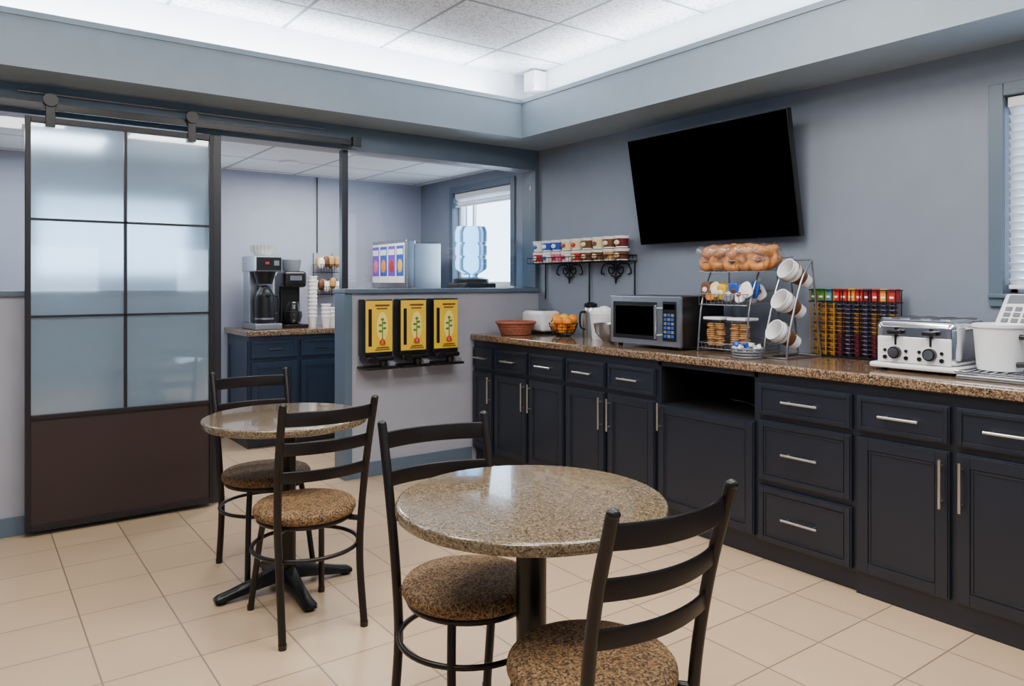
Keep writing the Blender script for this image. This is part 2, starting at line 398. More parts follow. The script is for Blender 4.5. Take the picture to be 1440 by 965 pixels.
# ------------------------------------------------------------ cabinets
def panel(b,x0,x1,z0,z1,key,fw=0.05):
    b.box((x0,-0.018,z0),(x1,-0.001,z1),key,0.003)
    if z1-z0<0.2: fw=0.022
    o=0.006
    def ring(i0,i1,y):
        X0,X1,Z0,Z1=x0+i0,x1-i0,z0+i0,z1-i0; w=i1-i0
        b.box((X0,-0.018-y,Z0),(X0+w,-0.017,Z1),key,0.002); b.box((X1-w,-0.018-y,Z0),(X1,-0.017,Z1),key,0.002)
        b.box((X0+w,-0.018-y,Z0),(X1-w,-0.017,Z0+w),key,0.002); b.box((X0+w,-0.018-y,Z1-w),(X1-w,-0.017,Z1),key,0.002)
    ring(o,fw,0.006)
    if z1-z0>0.2: ring(fw+0.004,fw+0.012,0.004)
def pull(b,x,z,L,vert,off=-0.05):
    if vert:
        b.cyl((x,off,z-L/2),(x,off,z+L/2),0.006,'nickel',seg=12)
        for q in (-L*0.36,L*0.36): b.cyl((x,-0.02,z+q),(x,off,z+q),0.005,'nickel',seg=10)
    else:
        b.cyl((x-L/2,off,z),(x+L/2,off,z),0.006,'nickel',seg=12)
        for q in (-L*0.36,L*0.36): b.cyl((x+q,-0.02,z),(x+q,off,z),0.005,'nickel',seg=10)
M=RM(3.08,4.69,0,-pi/2)
b=B(M)
Ys=[4.69,4.41,4.005,3.62,3.24,2.84,2.2,1.71,1.315,0.92,0.5,0.1]
L=[4.69-y for y in Ys]; D=0.615; K='cabinet'
kinds=['dR','dR','dL','dR','dL','N','3','dR','dL','dR','dL']
for i,k in enumerate(kinds):
    a,c=L[i],L[i+1]; g=0.012
    if k=='N':
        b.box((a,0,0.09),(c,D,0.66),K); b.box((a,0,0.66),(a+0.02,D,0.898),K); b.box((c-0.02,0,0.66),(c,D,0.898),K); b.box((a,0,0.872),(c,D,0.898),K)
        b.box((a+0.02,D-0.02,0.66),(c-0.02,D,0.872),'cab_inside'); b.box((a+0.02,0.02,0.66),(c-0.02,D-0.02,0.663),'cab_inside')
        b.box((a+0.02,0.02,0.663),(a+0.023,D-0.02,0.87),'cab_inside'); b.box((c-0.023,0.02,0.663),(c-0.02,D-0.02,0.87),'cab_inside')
        panel(b,a+g,c-g,0.11,0.66,K,0.045); pull(b,a+g+0.022,0.60,0.15,True)
        b.tube([(a+0.3,0.2,0.67),(a+0.36,0.15,0.72),(a+0.42,0.22,0.70),(a+0.5,0.25,0.67)],0.006,'blackplastic')
        continue
    b.box((a,0,0.09),(c,D,0.898),K)
    if k=='3':
        for zz in ((0.70,0.85),(0.39,0.675),(0.10,0.365)):
            panel(b,a+g,c-g,zz[0],zz[1],K,0.03); pull(b,(a+c)/2,(zz[0]+zz[1])/2,0.18,False)
        continue
    panel(b,a+g,c-g,0.70,0.85,K); pull(b,(a+c)/2,0.775,0.16,False)
    panel(b,a+g,c-g,0.10,0.675,K,0.05)
    pull(b,(c-g-0.024) if k=='dR' else (a+g+0.024),0.55,0.19,True)
b.box((0,0.02,0),(L[7],D,0.09),'cabinet'); b.box((L[7],0.0,0),(L[-1],D,0.09),'cabinet')
b.finish('base_cabinets')
b=B(); b.box((3.045,0.08,0.90),(3.698,4.693,0.945),'granite_counter',0.01,seg=3); b.finish('granite_countertop')

b=B(RM(1.81,6.0,0,0)); K='cabinet_blue'
xs=[0,0.40,0.78,1.2]
for a,c in zip(xs[:-1],xs[1:]):
    b.box((a,0,0.09),(c,0.6,0.898),K); panel(b,a+0.015,c-0.015,0.72,0.86,K); panel(b,a+0.015,c-0.015,0.12,0.69,K)
    b.cyl(((a+c)/2-0.05,-0.04,0.79),((a+c)/2+0.05,-0.04,0.79),0.005,'blackmetal')
b.box((0,0.04,0),(1.2,0.6,0.09),'cabinet')
b.box((-0.006,0.03,0.12),(0,0.09,0.86),K);b.box((-0.006,0.53,0.12),(0,0.58,0.86),K);b.box((-0.006,0.09,0.80),(0,0.53,0.86),K);b.box((-0.006,0.09,0.12),(0,0.53,0.18),K)
b.M=RM(3.08,5.999,0,-pi/2)
b.box((0,0,0),(1.14,0.6,0.898),K)
for a in (0.0,0.57): panel(b,a+0.02,a+0.55,0.12,0.86,K)
b.finish('base_cabinets')
b=B(); b.box((1.78,5.96,0.90),(3.69,6.60,0.945),'granite_counter',0.008); b.box((3.05,4.87,0.90),(3.69,5.96,0.945),'granite_counter',0.008); b.finish('granite_countertop')

# ------------------------------------------------------------ television
b=B()
th=math.atan2(0.126,0.68)
M=Matrix.Translation((3.573,2.913,1.917))@Matrix.Rotation(-th*1.0,4,'Y')
b.box((-0.012,-0.59,-0.345),(0.028,0.59,0.345),'blackplastic',0.004,M=M)
b.box((-0.0135,-0.583,-0.338),(-0.0115,0.583,0.338),'screen',M=M)
b.box((0.028,-0.3,-0.25),(0.05,0.3,0.1),'blackplastic',0.01,M=M)
b.box((3.60,2.80,1.84),(3.695,3.02,1.96),'blackmetal',0.003); b.box((3.68,2.7,1.76),(3.698,3.12,2.04),'blackmetal',0.003)
b.finish('television')

# ------------------------------------------------------------ tables & chairs
def table(loc,R):
    b=B()
    b.lathe([(0,0.718),(R-0.012,0.718),(R-0.003,0.721),(R,0.728),(R,0.743),(R-0.003,0.749),(R-0.01,0.752),(0,0.752)],'granite_table',seg=96)
    b.lathe([(0.0,0.09),(0.05,0.09),(0.041,0.10),(0.041,0.69),(0.06,0.70),(0.06,0.705),(0,0.705)],'blackmetal',seg=32)
    b.box((-0.17,-0.03,0.70),(0.17,0.03,0.717),'blackmetal'); b.box((-0.03,-0.17,0.70),(0.03,0.17,0.717),'blackmetal')
    for i in range(4):
        Mr=RM(0,0,0,i*pi/2)
        vs=[];fs=[]
        sec=[(0.0,0.038,0.05,0.105),(0.06,0.036,0.045,0.10),(0.15,0.028,0.03,0.07),(0.24,0.026,0.015,0.045),(0.285,0.03,0.012,0.035),(0.30,0.02,0.012,0.026)]
        for x,w,zl,zh in sec:
            vs+=[(x,-w,zl),(x,w,zl),(x,w*0.9,(zl+zh)/2+0.005),(x,w*0.55,zh),(x,-w*0.55,zh),(x,-w*0.9,(zl+zh)/2+0.005)]
        n=len(sec)
        for k in range(n-1):
            for j in range(6): fs.append((k*6+j,k*6+(j+1)%6,(k+1)*6+(j+1)%6,(k+1)*6+j))
        fs.append(tuple(range(6))); fs.append(tuple((n-1)*6+j for j in range(6)))
        b.add(vs,fs,'blackmetal',Mr)
        b.lathe([(0,0),(0.018,0),(0.02,0.006),(0.012,0.02),(0,0.02)],'blackplastic',(0.27,0,0),16,Mr)
    o=b.finish('round_dining_table',ang=45); o.location=loc
def smooth(pts,n=6):
    P=[Vector(p) for p in pts]; out=[]
    Q=[P[0]*2-P[1]]+P+[P[-1]*2-P[-2]]
    for i in range(1,len(Q)-2):
        for k in range(n):
            t=k/n; a,b_,c,d=Q[i-1],Q[i],Q[i+1],Q[i+2]
            out.append(0.5*((2*b_)+(c-a)*t+(2*a-5*b_+4*c-d)*t*t+(-a+3*b_-3*c+d)*t**3))
    out.append(P[-1]); return [tuple(p) for p in out]
def chair(loc,rz):
    b=B(); K='brownmetal'
    for s in (-1,1):
        p=smooth([(s*.16,-.20,0.008),(s*.158,-.165,.25),(s*.166,-.165,.45),(s*.174,-.20,.68),(s*.178,-.255,.885)])
        b.tube(p,0.0145,K,seg=14)
        b.blob((s*.178,-.257,.888),(.0145,.0145,.012),K)
        b.lathe([(0,0),(.015,0),(.016,.02),(0,.02)],'blackplastic',(s*.16,-.20,0),12)
        p=smooth([(s*.15,.205,0.008),(s*.13,.155,.28),(s*.115,.125,.42)])
        b.tube(p,0.0125,K,seg=12)
        b.lathe([(0,0),(.014,0),(.015,.02),(0,.02)],'blackplastic',(s*.15,.205,0),12)
        b.tube([(s*.164,-.165,.408),(s*.10,-.08,.408)],0.011,K,seg=10)
    b.torus((0,-0.006,.30),.203,.0085,K,nu=48,nv=8)
    b.torus((0,0,.412),.175,.011,K,nu=40,nv=8)
    b.box((-.115,.115,.402),(.115,.135,.42),K,0.003); b.box((-.02,-.17,.404),(.02,.13,.416),K)
    for z,y,h,bow in ((.838,-.241,.054,.042),(.725,-.21,.048,.04),(.618,-.188,.044,.038)):
        pts=[];hs=[]
        for i in range(15):
            t=-1+2*i/14; pts.append((.174*t,y-bow*(1-t*t),z)); 
            hs.append(h)
        b.ribbon(pts,hs,0.009,K)
    b.lathe([(0,.420),(.182,.420),(.192,.425),(.198,.437),(.196,.452),(.187,.463),(.16,.470),(.09,.473),(0,.474)],'seat_fabric',seg=56)
    o=b.finish('dining_chair',ang=50); o.location=loc; o.rotation_euler=(0,0,rz)
table((1.228,1.590,0),0.362); table((1.125,3.20,0),0.345)
chair((1.085,2.87,0),0.0); chair((1.13,3.475,0),pi)
chair((1.193,1.84,0),pi-0.12); chair((1.173,1.29,0),0.0)

# ------------------------------------------------------------ cereal dispensers
for i in range(3):
    cx=2.245+i*0.262; b=B(RM(cx,4.685,0))
    b.box((-.105,-.10,.83),(.105,0,1.215),'blackplastic',0.008)
    b.box((-.098,-.107,.86),(.098,-.099,1.205),'yellow',0.003)
    b.box((-.080,-.110,.90),(-.055,-.106,1.15),'blackplastic',0.002)
    b.box((-.03,-.1095,1.168),(.075,-.1065,1.18),'brown'); 
    b.box((-.02,-.1095,1.148),(.06,-.1065,1.156),'brown')
    b.blob((.022,-.1085,1.03),(.042,.002,.10),'yellow2',nu=24,nv=10)
    b.box((.018,-.1115,.95),(.026,-.1085,1.09),'green',0.001)
    for k,(dx,dz) in enumerate(((-.016,.0),(.016,.02),(-.016,.04),(.014,.055),(0,.08))):
        b.blob((.022+dx,-.1105,1.0+dz),(.013,.003,.009),'green',nu=10,nv=6)
    b.box((-.02,-.1095,.885),(.07,-.1065,.893),'brown'); b.box((-.03,-.1095,.872),(.08,-.1065,.879),'brown')
    b.lathe([(0,0),(.022,0),(.018,.02),(.006,.035),(0,.035)],'red',(.022,-.1085,.915),12)
    b.box((-.10,-.135,.80),(.10,0,.832),'blackplastic',0.01)
    b.cyl((-.06,-.15,.815),(-.06,-.13,.815),0.024,'blackplastic',seg=20); b.cyl((0.02,-.125,.80),(0.02,-.125,.765),0.03,'blackplastic',r1=0.024,seg=20)
    b.box((-.115,-.15,.745),(.125,0,.762),'blackplastic',0.004)
    b.box((.045,-.17,.77),(.09,-.1,.795),'greyplastic',0.004)
    b.finish('cereal_dispenser')

# ------------------------------------------------------------ wire shelf with cereal cups
b=B(); y0,y1=3.60,4.62; xa,xb=3.53,3.688; z=1.475
for zz in (z,z+0.04): b.tube([(xa,y0,zz),(xb,y0,zz),(xb,y1,zz),(xa,y1,zz)],0.004,'wire',closed=True,seg=6)
n=27
for i in range(n+1):
    y=y0+(y1-y0)*i/n; b.tube([(xb,y,z+0.04),(xb,y,z),(xa,y,z),(xa,y,z+0.04)],0.0022,'wire',seg=5)
for x in (3.57,3.61,3.65): b.tube([(x,y0,z),(x,y1,z)],0.0022,'wire',seg=5)
def spiral(cx,cz,r0,turns,sgn,y_or,start,n=26):
    out=[]
    for i in range(n+1):
        t=i/n; a=start+sgn*2*pi*turns*t; r=r0*(1-0.75*t); out.append((3.685,cx+r*math.cos(a),cz+r*math.sin(a)))
    return out
for yc in (3.80,4.30):
    for sg in (-1,1):
        b.tube(spiral(yc+sg*0.05,1.42,0.042,1.3,sg,0,pi/2),0.0055,'wire',seg=6)
        b.tube(smooth([(3.685,yc+sg*0.05,1.462),(3.685,yc+sg*0.12,1.455),(3.685,yc+sg*0.15,1.40),(3.685,yc+sg*0.12,1.385)]),0.0055,'wire',seg=6)
        b.tube(smooth([(3.685,yc+sg*0.05,1.378),(3.685,yc+sg*0.015,1.365),(3.685,yc,1.33)]),0.0055,'wire',seg=6)
    b.tube([(3.685,yc,1.473),(3.685,yc,1.32)],0.006,'wire',seg=6)
for yy in (y0+0.02,4.08,y1-0.03): b.tube([(3.688,yy,1.475),(3.688,yy,1.20 if yy!=4.08 else 1.16)],0.006,'wire',seg=6)
b.finish('wire_shelf')
b=B(); n=9
for lay in range(2):
    for i in range(n):
        y=y1-0.06-i*(y1-y0-0.12)/(n-1); zz=1.4785+lay*0.087
        pal=[('blue','whitepaper'),('whitepaper','blue'),('red','whitepaper'),('pink','red')] if i<3 else ([('red','cream'),('cream','red'),('whitepaper','red')] if i<5 else [('brown','cream'),('cream','brown'),('tan','brown'),('maroon','cream')])
        c1,c2=random.choice(pal)
        b.lathe([(0,0),(.042,0),(.043,.008)],'whitepaper',(3.605,y,zz),20)
        b.lathe([(.0432,.008),(.050,.062)],c1,(3.605,y,zz),20)
        b.lathe([(.0502,.062),(.053,.074)],'whitepaper',(3.605,y,zz),20)
        b.lathe([(.055,.074),(.055,.080),(0,.080)],'whitepaper',(3.605,y,zz),20)
        b.blob((3.556,y,zz+.035),(.006,.026,.016),c2,nu=10,nv=6)
b.finish('cereal_cups')

# ------------------------------------------------------------ counter items
CZ=0.9455
b=B()
for k in range(6):
    b.torus((0,0,0.009+k*0.014),0.105+0.006*k,0.0085,'wicker',nu=36,nv=8)
for i in range(24):
    a=2*pi*i/24; b.tube([(0.1*math.cos(a),0.1*math.sin(a),0.005),(0.14*math.cos(a),0.14*math.sin(a),0.085)],0.004,'wicker',seg=5)
b.lathe([(0,0.0),(0.105,0.0),(0.105,0.006),(0,0.006)],'wicker')
b.torus((0,0,0.088),0.142,0.010,'wicker',nu=36,nv=8)
o=b.finish('wicker_basket'); o.location=(3.27,4.42,CZ+.001)
b=B(); b.box((-.10,-.13,.01),(.08,.13,.17),'white',0.03,seg=4); b.box((-.06,-.10,.168),(-.03,.10,.172),'blackplastic'); b.box((.0,-.10,.168),(.03,.10,.172),'blackplastic')
b.box((-.1,-.13,.0),(.08,.13,.02),'blackplastic',0.005); b.box((-.02,-.15,.08),(.01,-.13,.10),'blackplastic',0.004)
o=b.finish('toaster'); o.location=(3.54,4.45,CZ)
b=B()
for k in range(5):
    b.torus((0,0,0.004+k*0.022),0.05+0.055*math.sqrt(k/4),0.0025,'wire',nu=32,nv=6)
for i in range(16):
    a=2*pi*i/16; b.tube([((.05+.055*math.sqrt(t))*math.cos(a),(.05+.055*math.sqrt(t))*math.sin(a),.004+.088*t) for t in (0,.25,.5,.75,1)],0.002,'wire',seg=5)
b.lathe([(0,0),(.05,0),(.05,.004),(0,.004)],'wire')
for (x,y,z) in ((-.04,-.035,.055),(.04,-.03,.055),(0,.045,.055),(-.045,.035,.075),(0.0,-.01,.125),(-.055,-.01,.11),(.05,.025,.11),(-.02,-.065,.105),(-.01,.06,.125),(.05,-.04,.12)):
    b.blob((x,y,z),(.038,.038,.036),random.choice(['orange','orange','orange','yellow']))
o=b.finish('fruit_bowl'); o.location=(3.44,4.08,CZ)
b=B(); b.lathe([(0,0),(.055,0),(.055,.17),(.045,.20),(.04,.21),(0,.21)],'steel',seg=28); b.lathe([(.046,.21),(.046,.235),(.02,.245),(0,.245)],'blackplastic')
b.tube(smooth([(-.05,0,.18),(-.095,0,.17),(-.095,0,.08),(-.055,0,.06)]),0.007,'blackplastic')
o=b.finish('thermal_carafe'); o.location=(3.52,3.88,CZ)
b=B(); b.lathe([(0,0),(.08,0),(.096,.17),(.100,.175),(.096,.18),(.085,.17),(0,.165)],'white',seg=28)
for i in range(9):
    a=2*pi*i/9; b.blob((.06*math.cos(a),.06*math.sin(a),.185),(.034,.03,.028),'whitepaper',nu=10,nv=8)
b.blob((0,0,.19),(.05,.05,.035),'whitepaper')
o=b.finish('sugar_tub'); o.location=(3.46,3.68,CZ)
b=B(); b.lathe([(0,0),(.035,0),(.04,.01),(.085,.06),(.098,.12),(.095,.12),(.08,.06),(.03,.014),(0,.012)],'steel',seg=32)
o=b.finish('metal_bowl'); o.location=(3.33,3.50,CZ)
# microwave
b=B(RM(3.20,3.35,CZ,-pi/2))
w,d,h=0.56,0.38,0.305
b.box((0,.012,.018),(w,d,h),'blackplastic',0.006)
b.box((0,0,.018),(w,.03,h),'steel',0.008)
b.box((.03,-.004,.05),(.385,.002,h-.035),'blackplastic',0.004); b.box((.055,-.006,.075),(.36,-.003,h-.06),'screen')
b.box((.43,-.004,.05),(.53,.002,h-.03),'blackplastic',0.003); b.box((.44,-.006,h-.075),(.52,-.003,h-.045),'screen')
for r in range(6):
    for c in range(3): b.box((.442+c*.027,-.0065,.07+r*.024),(.462+c*.027,-.003,.086+r*.024),'greyplastic' if (r+c)%2 else 'blue',0.001)
b.tube([(.40,-.03,.06),(.40,-.03,h-.05)],0.008,'chrome'); b.cyl((.40,0,.08),(.40,-.03,.08),.006,'chrome'); b.cyl((.40,0,h-.07),(.40,-.03,h-.07),.006,'chrome')
for x in (.04,w-.04):
    for y in (.05,d-.05): b.cyl((x,y,0),(x,y,.02),.014,'blackplastic')
b.finish('microwave_oven')

# tiered wire snack rack
RK=RM(3.46,2.60,CZ,-pi/2)
b=B(RK); W='wire_silver'
for x in (-.16,.16):
    b.tube(smooth([(x,-.15,.005),(x,-.12,.25),(x*1.0,-.05,.42),(x,.05,.56),(x,.10,.60)]),0.005,W)
    b.tube([(x,.14,.005),(x,.12,.58)],0.005,W); b.tube([(x,-.15,.005),(x,.14,.005)],0.005,W)
def tray(zb,yf,yk,x=.16,h=.06,x2=None):
    xr=x2 or x
    for zz in (zb,zb+h): b.tube([(-x,yf,zz),(xr,yf,zz),(xr,yk,zz+.02),(-x,yk,zz+.02)],0.003,W,closed=True,seg=6)
    for i in range(13):
        q=-x+(x+xr)*i/12; b.tube([(q,yf,zb+h),(q,yf,zb),(q,yk,zb+.02)],0.002,W,seg=5)
tray(.02,-.15,.13,h=.03); tray(.26,-.14,.12); tray(.44,-.14,.12,x2=.26)
b.finish('wire_snack_rack')
b=B(RK)
for k in range(5):
    cx=-.115+.083*k; dz=random.uniform(-.006,.014)
    for j in range(3):
        b.torus((0,0,0),.034,.023,'bagel',M=Matrix.Translation((cx+random.uniform(-.012,.012),-.115+.062*j,.495+dz+.012*(j==1)))@Matrix.Rotation(random.uniform(.5,1.4),4,'X')@Matrix.Rotation(random.uniform(-.6,.6),4,'Y'),nu=20,nv=10)
    for j in range(2):
        b.torus((0,0,0),.034,.023,'bagel',M=Matrix.Translation((cx+random.uniform(-.015,.015),-.09+.07*j,.553+dz))@Matrix.Rotation(random.uniform(-.2,.9),4,'X')@Matrix.Rotation(random.uniform(-.5,.5),4,'Y'))
    Mb=Matrix.Translation((cx,-.05,.527+dz))@Matrix.Rotation(random.uniform(-.15,.15),4,'Z')
    b.blob((0,0,0),(.054,.125,.066),'bag_plastic',0.95,M=Mb,nu=28,nv=16,jit=.035)
    b.lathe([(.012,0),(.008,.015),(.026,.04),(.024,.041),(0,.014)],'bag_plastic',(0,0,0),12,Matrix.Translation((cx+.01,-.165,.54))@Matrix.Rotation(1.0,4,'X'))
b.finish('bagged_bagels')
b=B(RK)
cols=['yellow','orange','cream','brown','blue','whitepaper','blue','teal']
for i in range(24):
    x=-.135+.039*(i%8)+random.uniform(-.008,.008); y=-.115+.055*(i//8)
    c=random.choice(['cream','yellow','brown','orange']) if i%8<4 else random.choice(['blue','whitepaper','blue','greyplastic'])
    Mx=Matrix.Translation((x,y,.325+random.uniform(-.012,.02)))@Matrix.Rotation(random.uniform(-.6,.2),4,'X')@Matrix.Rotation(random.uniform(-.6,.6),4,'Y')
    b.blob((0,0,0),(.032,.011,.044),c,0.6,M=Mx)
    b.blob((0,-.006,0),(.018,.008,.016),random.choice(['whitepaper','red','cream','brown']),0.8,M=Mx,nu=10,nv=6)
b.finish('snack_packets')
for k,x in enumerate((-.085,.075)):
    b=B(RK@Matrix.Translation((0,0,.027))); 
    b.box((x-.065,-.13,0),(x+.065,.0,.15),'plastic_clear',0.012,seg=3)
    b.box((x-.06,-.125,.15),(x+.06,-.005,.165),'white',0.004)
    for i in range(11):
        for sx in (-.028,.028):
            b.lathe([(0,0),(.024,0),(.028,.006),(.024,.011),(0,.011)],'cookie',(0,0,0),14,Matrix.Translation((x+sx+random.uniform(-.004,.004),-.085+random.uniform(-.006,.006),.005+i*.0115)))
    b.finish('cookie_canister')

# tilted cup rack
b=B(RM(3.42,2.25,CZ,-pi/2))
for x in (-.06,.07):
    b.tube(smooth([(x,-.14,.004),(x,-.12,.12),(x,-.02,.38),(x,.08,.50)]),0.005,'wire_silver')
    b.tube([(x,.16,.004),(x,.08,.50)],0.005,'wire_silver'); b.tube([(x,-.14,.004),(x,.16,.004)],0.005,'wire_silver')
b.tube([(-.06,-.14,.004),(.07,-.14,.004)],.004,'wire_silver'); b.tube([(-.06,.16,.004),(.07,.16,.004)],.004,'wire_silver'); b.tube([(-.06,.08,.5),(.07,.08,.5)],.004,'wire_silver')
zs=[.13,.285,.44]; ys=[-.10,-.055,.0]
def CM(y,z): return Matrix.Translation((0,y,z))@Matrix.Rotation(math.radians(-28),4,'Y')@Matrix.Rotation(math.radians(58),4,'X')
for z,y in zip(zs,ys):
    b.torus((0,0,0),.058,.003,'wire_silver',M=CM(y,z),nu=28,nv=6)
b.finish('wire_cup_rack')
for z,y in zip(zs,ys):
    b=B(RM(3.42,2.25,CZ,-pi/2)@CM(y,z))
    b.lathe([(.034,-.12),(.052,.03),(.056,.032),(.055,.037),(.050,.035),(.040,-.03),(.034,-.10),(0,-.10)],'white',seg=32)
    for k in range(4): b.torus((0,0,.014-.012*k),.0535-.0013*k,.002,'whitepaper',nu=28,nv=6)
    b.lathe([(.0395,-.08),(.0455,-.035)],'brown',seg=28)
    b.finish('paper_cup_stack')
b=B()
for k in range(4): b.torus((0,0,.008+k*.014),.066+.003*k,.005,'greyplastic',nu=30,nv=6)
for i in range(20):
    a=2*pi*i/20; b.tube([(.066*math.cos(a),.066*math.sin(a),.002),(.078*math.cos(a),.078*math.sin(a),.055)],.003,'greyplastic',seg=5)
b.lathe([(0,0),(.066,0),(.066,.005),(0,.005)],'greyplastic')
for i in range(14):
    b.lathe([(0,0),(.012,0),(.016,.018),(.019,.02),(0,.021)],random.choice(['white','whitepaper','blue','white']),(0,0,0),12,RM(random.uniform(-.045,.045),random.uniform(-.045,.045),.035+.012*(i%3),0,random.uniform(-.7,.7),random.uniform(-.7,.7)))
o=b.finish('creamer_basket'); o.location=(3.19,2.345,CZ)

# coffee pod rack
b=B(RM(3.62,2.25,CZ,-pi/2)); cols=10; W_=.45; pw=W_/cols
b.box((-.008,-.035,0),(W_+.008,.04,.010),'blackmetal',0.003)
for zz in (.285,.345): b.tube([(-.004,-.03,zz),(W_+.004,-.03,zz),(W_+.004,.035,zz),(-.004,.035,zz)],.003,'blackmetal',closed=True,seg=6)
for i in range(cols+1):
    x=W_*i/cols; kk='gold' if i<4 else 'blackmetal'
    b.tube([(x,-.026,.01),(x,-.026,.345)],.0028,kk,seg=6); b.tube([(x,.03,.01),(x,.03,.345)],.0028,kk,seg=6)
rack=b.finish('coffee_pod_rack')
b=B(RM(3.62,2.25,CZ,-pi/2))
for i in range(cols):
    x=W_*(i+.5)/cols
    for j in range(12):
        z=.012+j*.0222; k='gold' if i<3 else ['pod','blackplastic','pod','maroon','pod','brown'][(i*3+(j//5)*2)%6]
        k2={'gold':'gold','pod':'pod2','blackplastic':'pod2','maroon':'maroon','brown':'gold'}[k]
        if i<3 and j%2: k='brown'
        b.lathe([(0,0),(.0140,0),(.0160,.012)],k,(x,.002,z),14)
        b.lathe([(0,.0122),(.0205,.0125),(.0205,.0165),(0,.017)],k2,(x,.002,z),14)
tc=['green','green','teal','red','red','orange','red','maroon','red','orange','red']
for i,c in enumerate(tc):
    x=.003+W_*i/11; b.box((x,-.022,.29),(x+.034,.03,.352),c,0.002)
    b.box((x+.006,-.0235,.305),(x+.026,-.0215,.315),'whitepaper')
pods=b.finish('coffee_pods'); pods.parent=rack

# four slice toaster
b=B(RM(3.25,1.725,CZ,-pi/2))
w,d,H=.345,.32,.225
b.box((-.012,-.02,.012),(w+.012,d+.01,.036),'white',0.01)
b.box((0,0,.030),(w,d,H),'chrome',0.04,seg=6)
b.box((.02,-.006,.038),(w-.02,.006,.15),'white',0.006)
for x in (.04,.118,.205,.283):
    b.box((x-.020,.035,H-.004),(x+.022,d-.03,H+.004),'steel',0.002)
    b.box((x-.012,.045,H+.001),(x+.014,d-.04,H+.0055),'blackplastic')
for x in (.10,.245):
    b.cyl((x,-.026,.082),(x,-.005,.082),.026,'blackplastic',seg=24); b.cyl((x,-.030,.082),(x,-.026,.082),.020,'chrome',seg=24)
    for q in (-.045,.045):
        b.cyl((x+q,-.012,.06),(x+q,-.004,.06),.009,'blackplastic'); b.cyl((x+q,-.012,.09),(x+q,-.004,.09),.007,'blackplastic')
    b.box((x-.004,-.009,.115),(x+.004,.002,.19),'blackplastic'); b.box((x-.024,-.038,.16),(x+.024,-.006,.18),'blackplastic',0.006)
for x in (.03,w-.03):
    for y in (.03,d-.03): b.cyl((x,y,0),(x,y,.014),.014,'blackplastic')
b.finish('four_slice_toaster')

# white bucket on a steel drip grid
b=B(RM(3.34,1.20,CZ))
for i in range(10): b.tube([(-.14,-.14+.031*i,.028),(.14,-.14+.031*i,.028)],.003,'chrome',seg=6)
b.box((-.15,-.16,.0),(.15,.16,.018),'steel',0.006); b.tube([(-.15,-.16,.028),(.15,-.16,.028),(.15,.16,.028),(-.15,.16,.028)],.005,'chrome',closed=True)
b.lathe([(0,.032),(.078,.032),(.082,.05),(.093,.20),(.099,.204),(.099,.216),(.092,.218),(.088,.205),(0,.20)],'white',(.02,.065,0),40)
b.tube(smooth([(-.02,-.02,.17),(-.03,-.12,.16),(-.03,-.125,.08),(-.02,-.01,.06)]),.011,'blackplastic',seg=10)
b.finish('batter_bucket')
b=B(RM(3.61,1.26,CZ,-pi/2-0.1))
b.box((-.09,-.05,0),(.14,.06,.19),'greyplastic',0.01)
Mx=Matrix.Translation((.025,-.02,.262))@Matrix.Rotation(math.radians(-38),4,'X')
b.box((-.115,-.012,-.085),(.115,.02,.085),'white',0.008,M=Mx)
b.box((-.095,-.014,.03),(.095,-.011,.075),'greyplastic',M=Mx)
for r in range(3):
    for c in range(5): b.box((-.09+.038*c,-.017,-.07+.03*r),(-.065+.038*c,-.011,-.05+.03*r),'greyplastic',0.001,M=Mx)
b.finish('desk_telephone')

# ------------------------------------------------------------ far room items
b=B(RM(1.98,6.2,CZ))
b.box((-.11,-.17,0),(.11,.2,.05),'steel',0.008); b.box((-.10,.03,.05),(.10,.19,.5),'steel',0.01)
b.box((-.11,-.17,.47),(.11,.2,.60),'steel',0.012); b.box((-.1,-.173,.48),(.1,-.168,.585),'blackplastic',0.002)
b.box((-.03,-.176,.53),(.0,-.172,.55),'red'); b.box((.04,-.176,.52),(.08,-.172,.56),'steel')
b.lathe([(0,0),(.06,0),(.085,.09),(.09,.1),(0,.1)],'blackplastic',(0,-.06,.37),24)
b.lathe([(0,0),(.075,0),(.078,.02),(.078,.22),(.06,.26),(.045,.28),(.045,.30),(0,.31)],'blackplastic',(0,-.06,.05),28)
b.lathe([(.0785,.03),(.0785,.045)],'steel',(0,-.06,.05),28); b.box((-.02,-.17,.27),(.02,-.1,.29),'blackplastic',0.004)
b.tube(smooth([(.06,-.06,.28),(.11,-.06,.26),(.11,-.06,.14),(.075,-.06,.12)]),.008,'blackplastic')
for k in range(7):
    vs=[];fs=[]; n=40
    for i in range(n):
        a=2*pi*i/n; ww=.006*(-1)**i
        vs+=[(.05*math.cos(a),.05*math.sin(a),.602+k*.007),((.095+ww)*math.cos(a),(.095+ww)*math.sin(a),.645+k*.007)]
    for i in range(n):
        j=(i+1)%n; fs.append((2*i,2*j,2*j+1,2*i+1))
    fs.append(tuple(2*i for i in range(n)))
    b.add(vs,fs,'whitepaper')
b.finish('coffee_brewer')
b=B(RM(2.25,6.28,CZ)); b.box((-.10,-.15,0),(.10,.17,.03),'blackplastic',0.006); b.box((-.09,0.02,.03),(.09,.17,.45),'blackplastic',0.02,seg=3)
b.box((-.10,-.12,.34),(.10,.1,.48),'blackplastic',0.03,seg=3); b.lathe([(0,0),(.06,0),(.075,.06),(.06,.16),(.04,.18),(0,.18)],'plastic_clear',(0,-.06,.04)); b.lathe([(0,0),(.055,0),(.07,.05),(.07,.09),(0,.09)],'cab_inside',(0,-.06,.045))
b.lathe([(.07,0),(.085,.09),(.08,.1),(0,.1)],'greyplastic',(0,0,.48)); b.box((-.05,-.125,.40),(.05,-.119,.44),'steel')
b.finish('coffee_grinder')
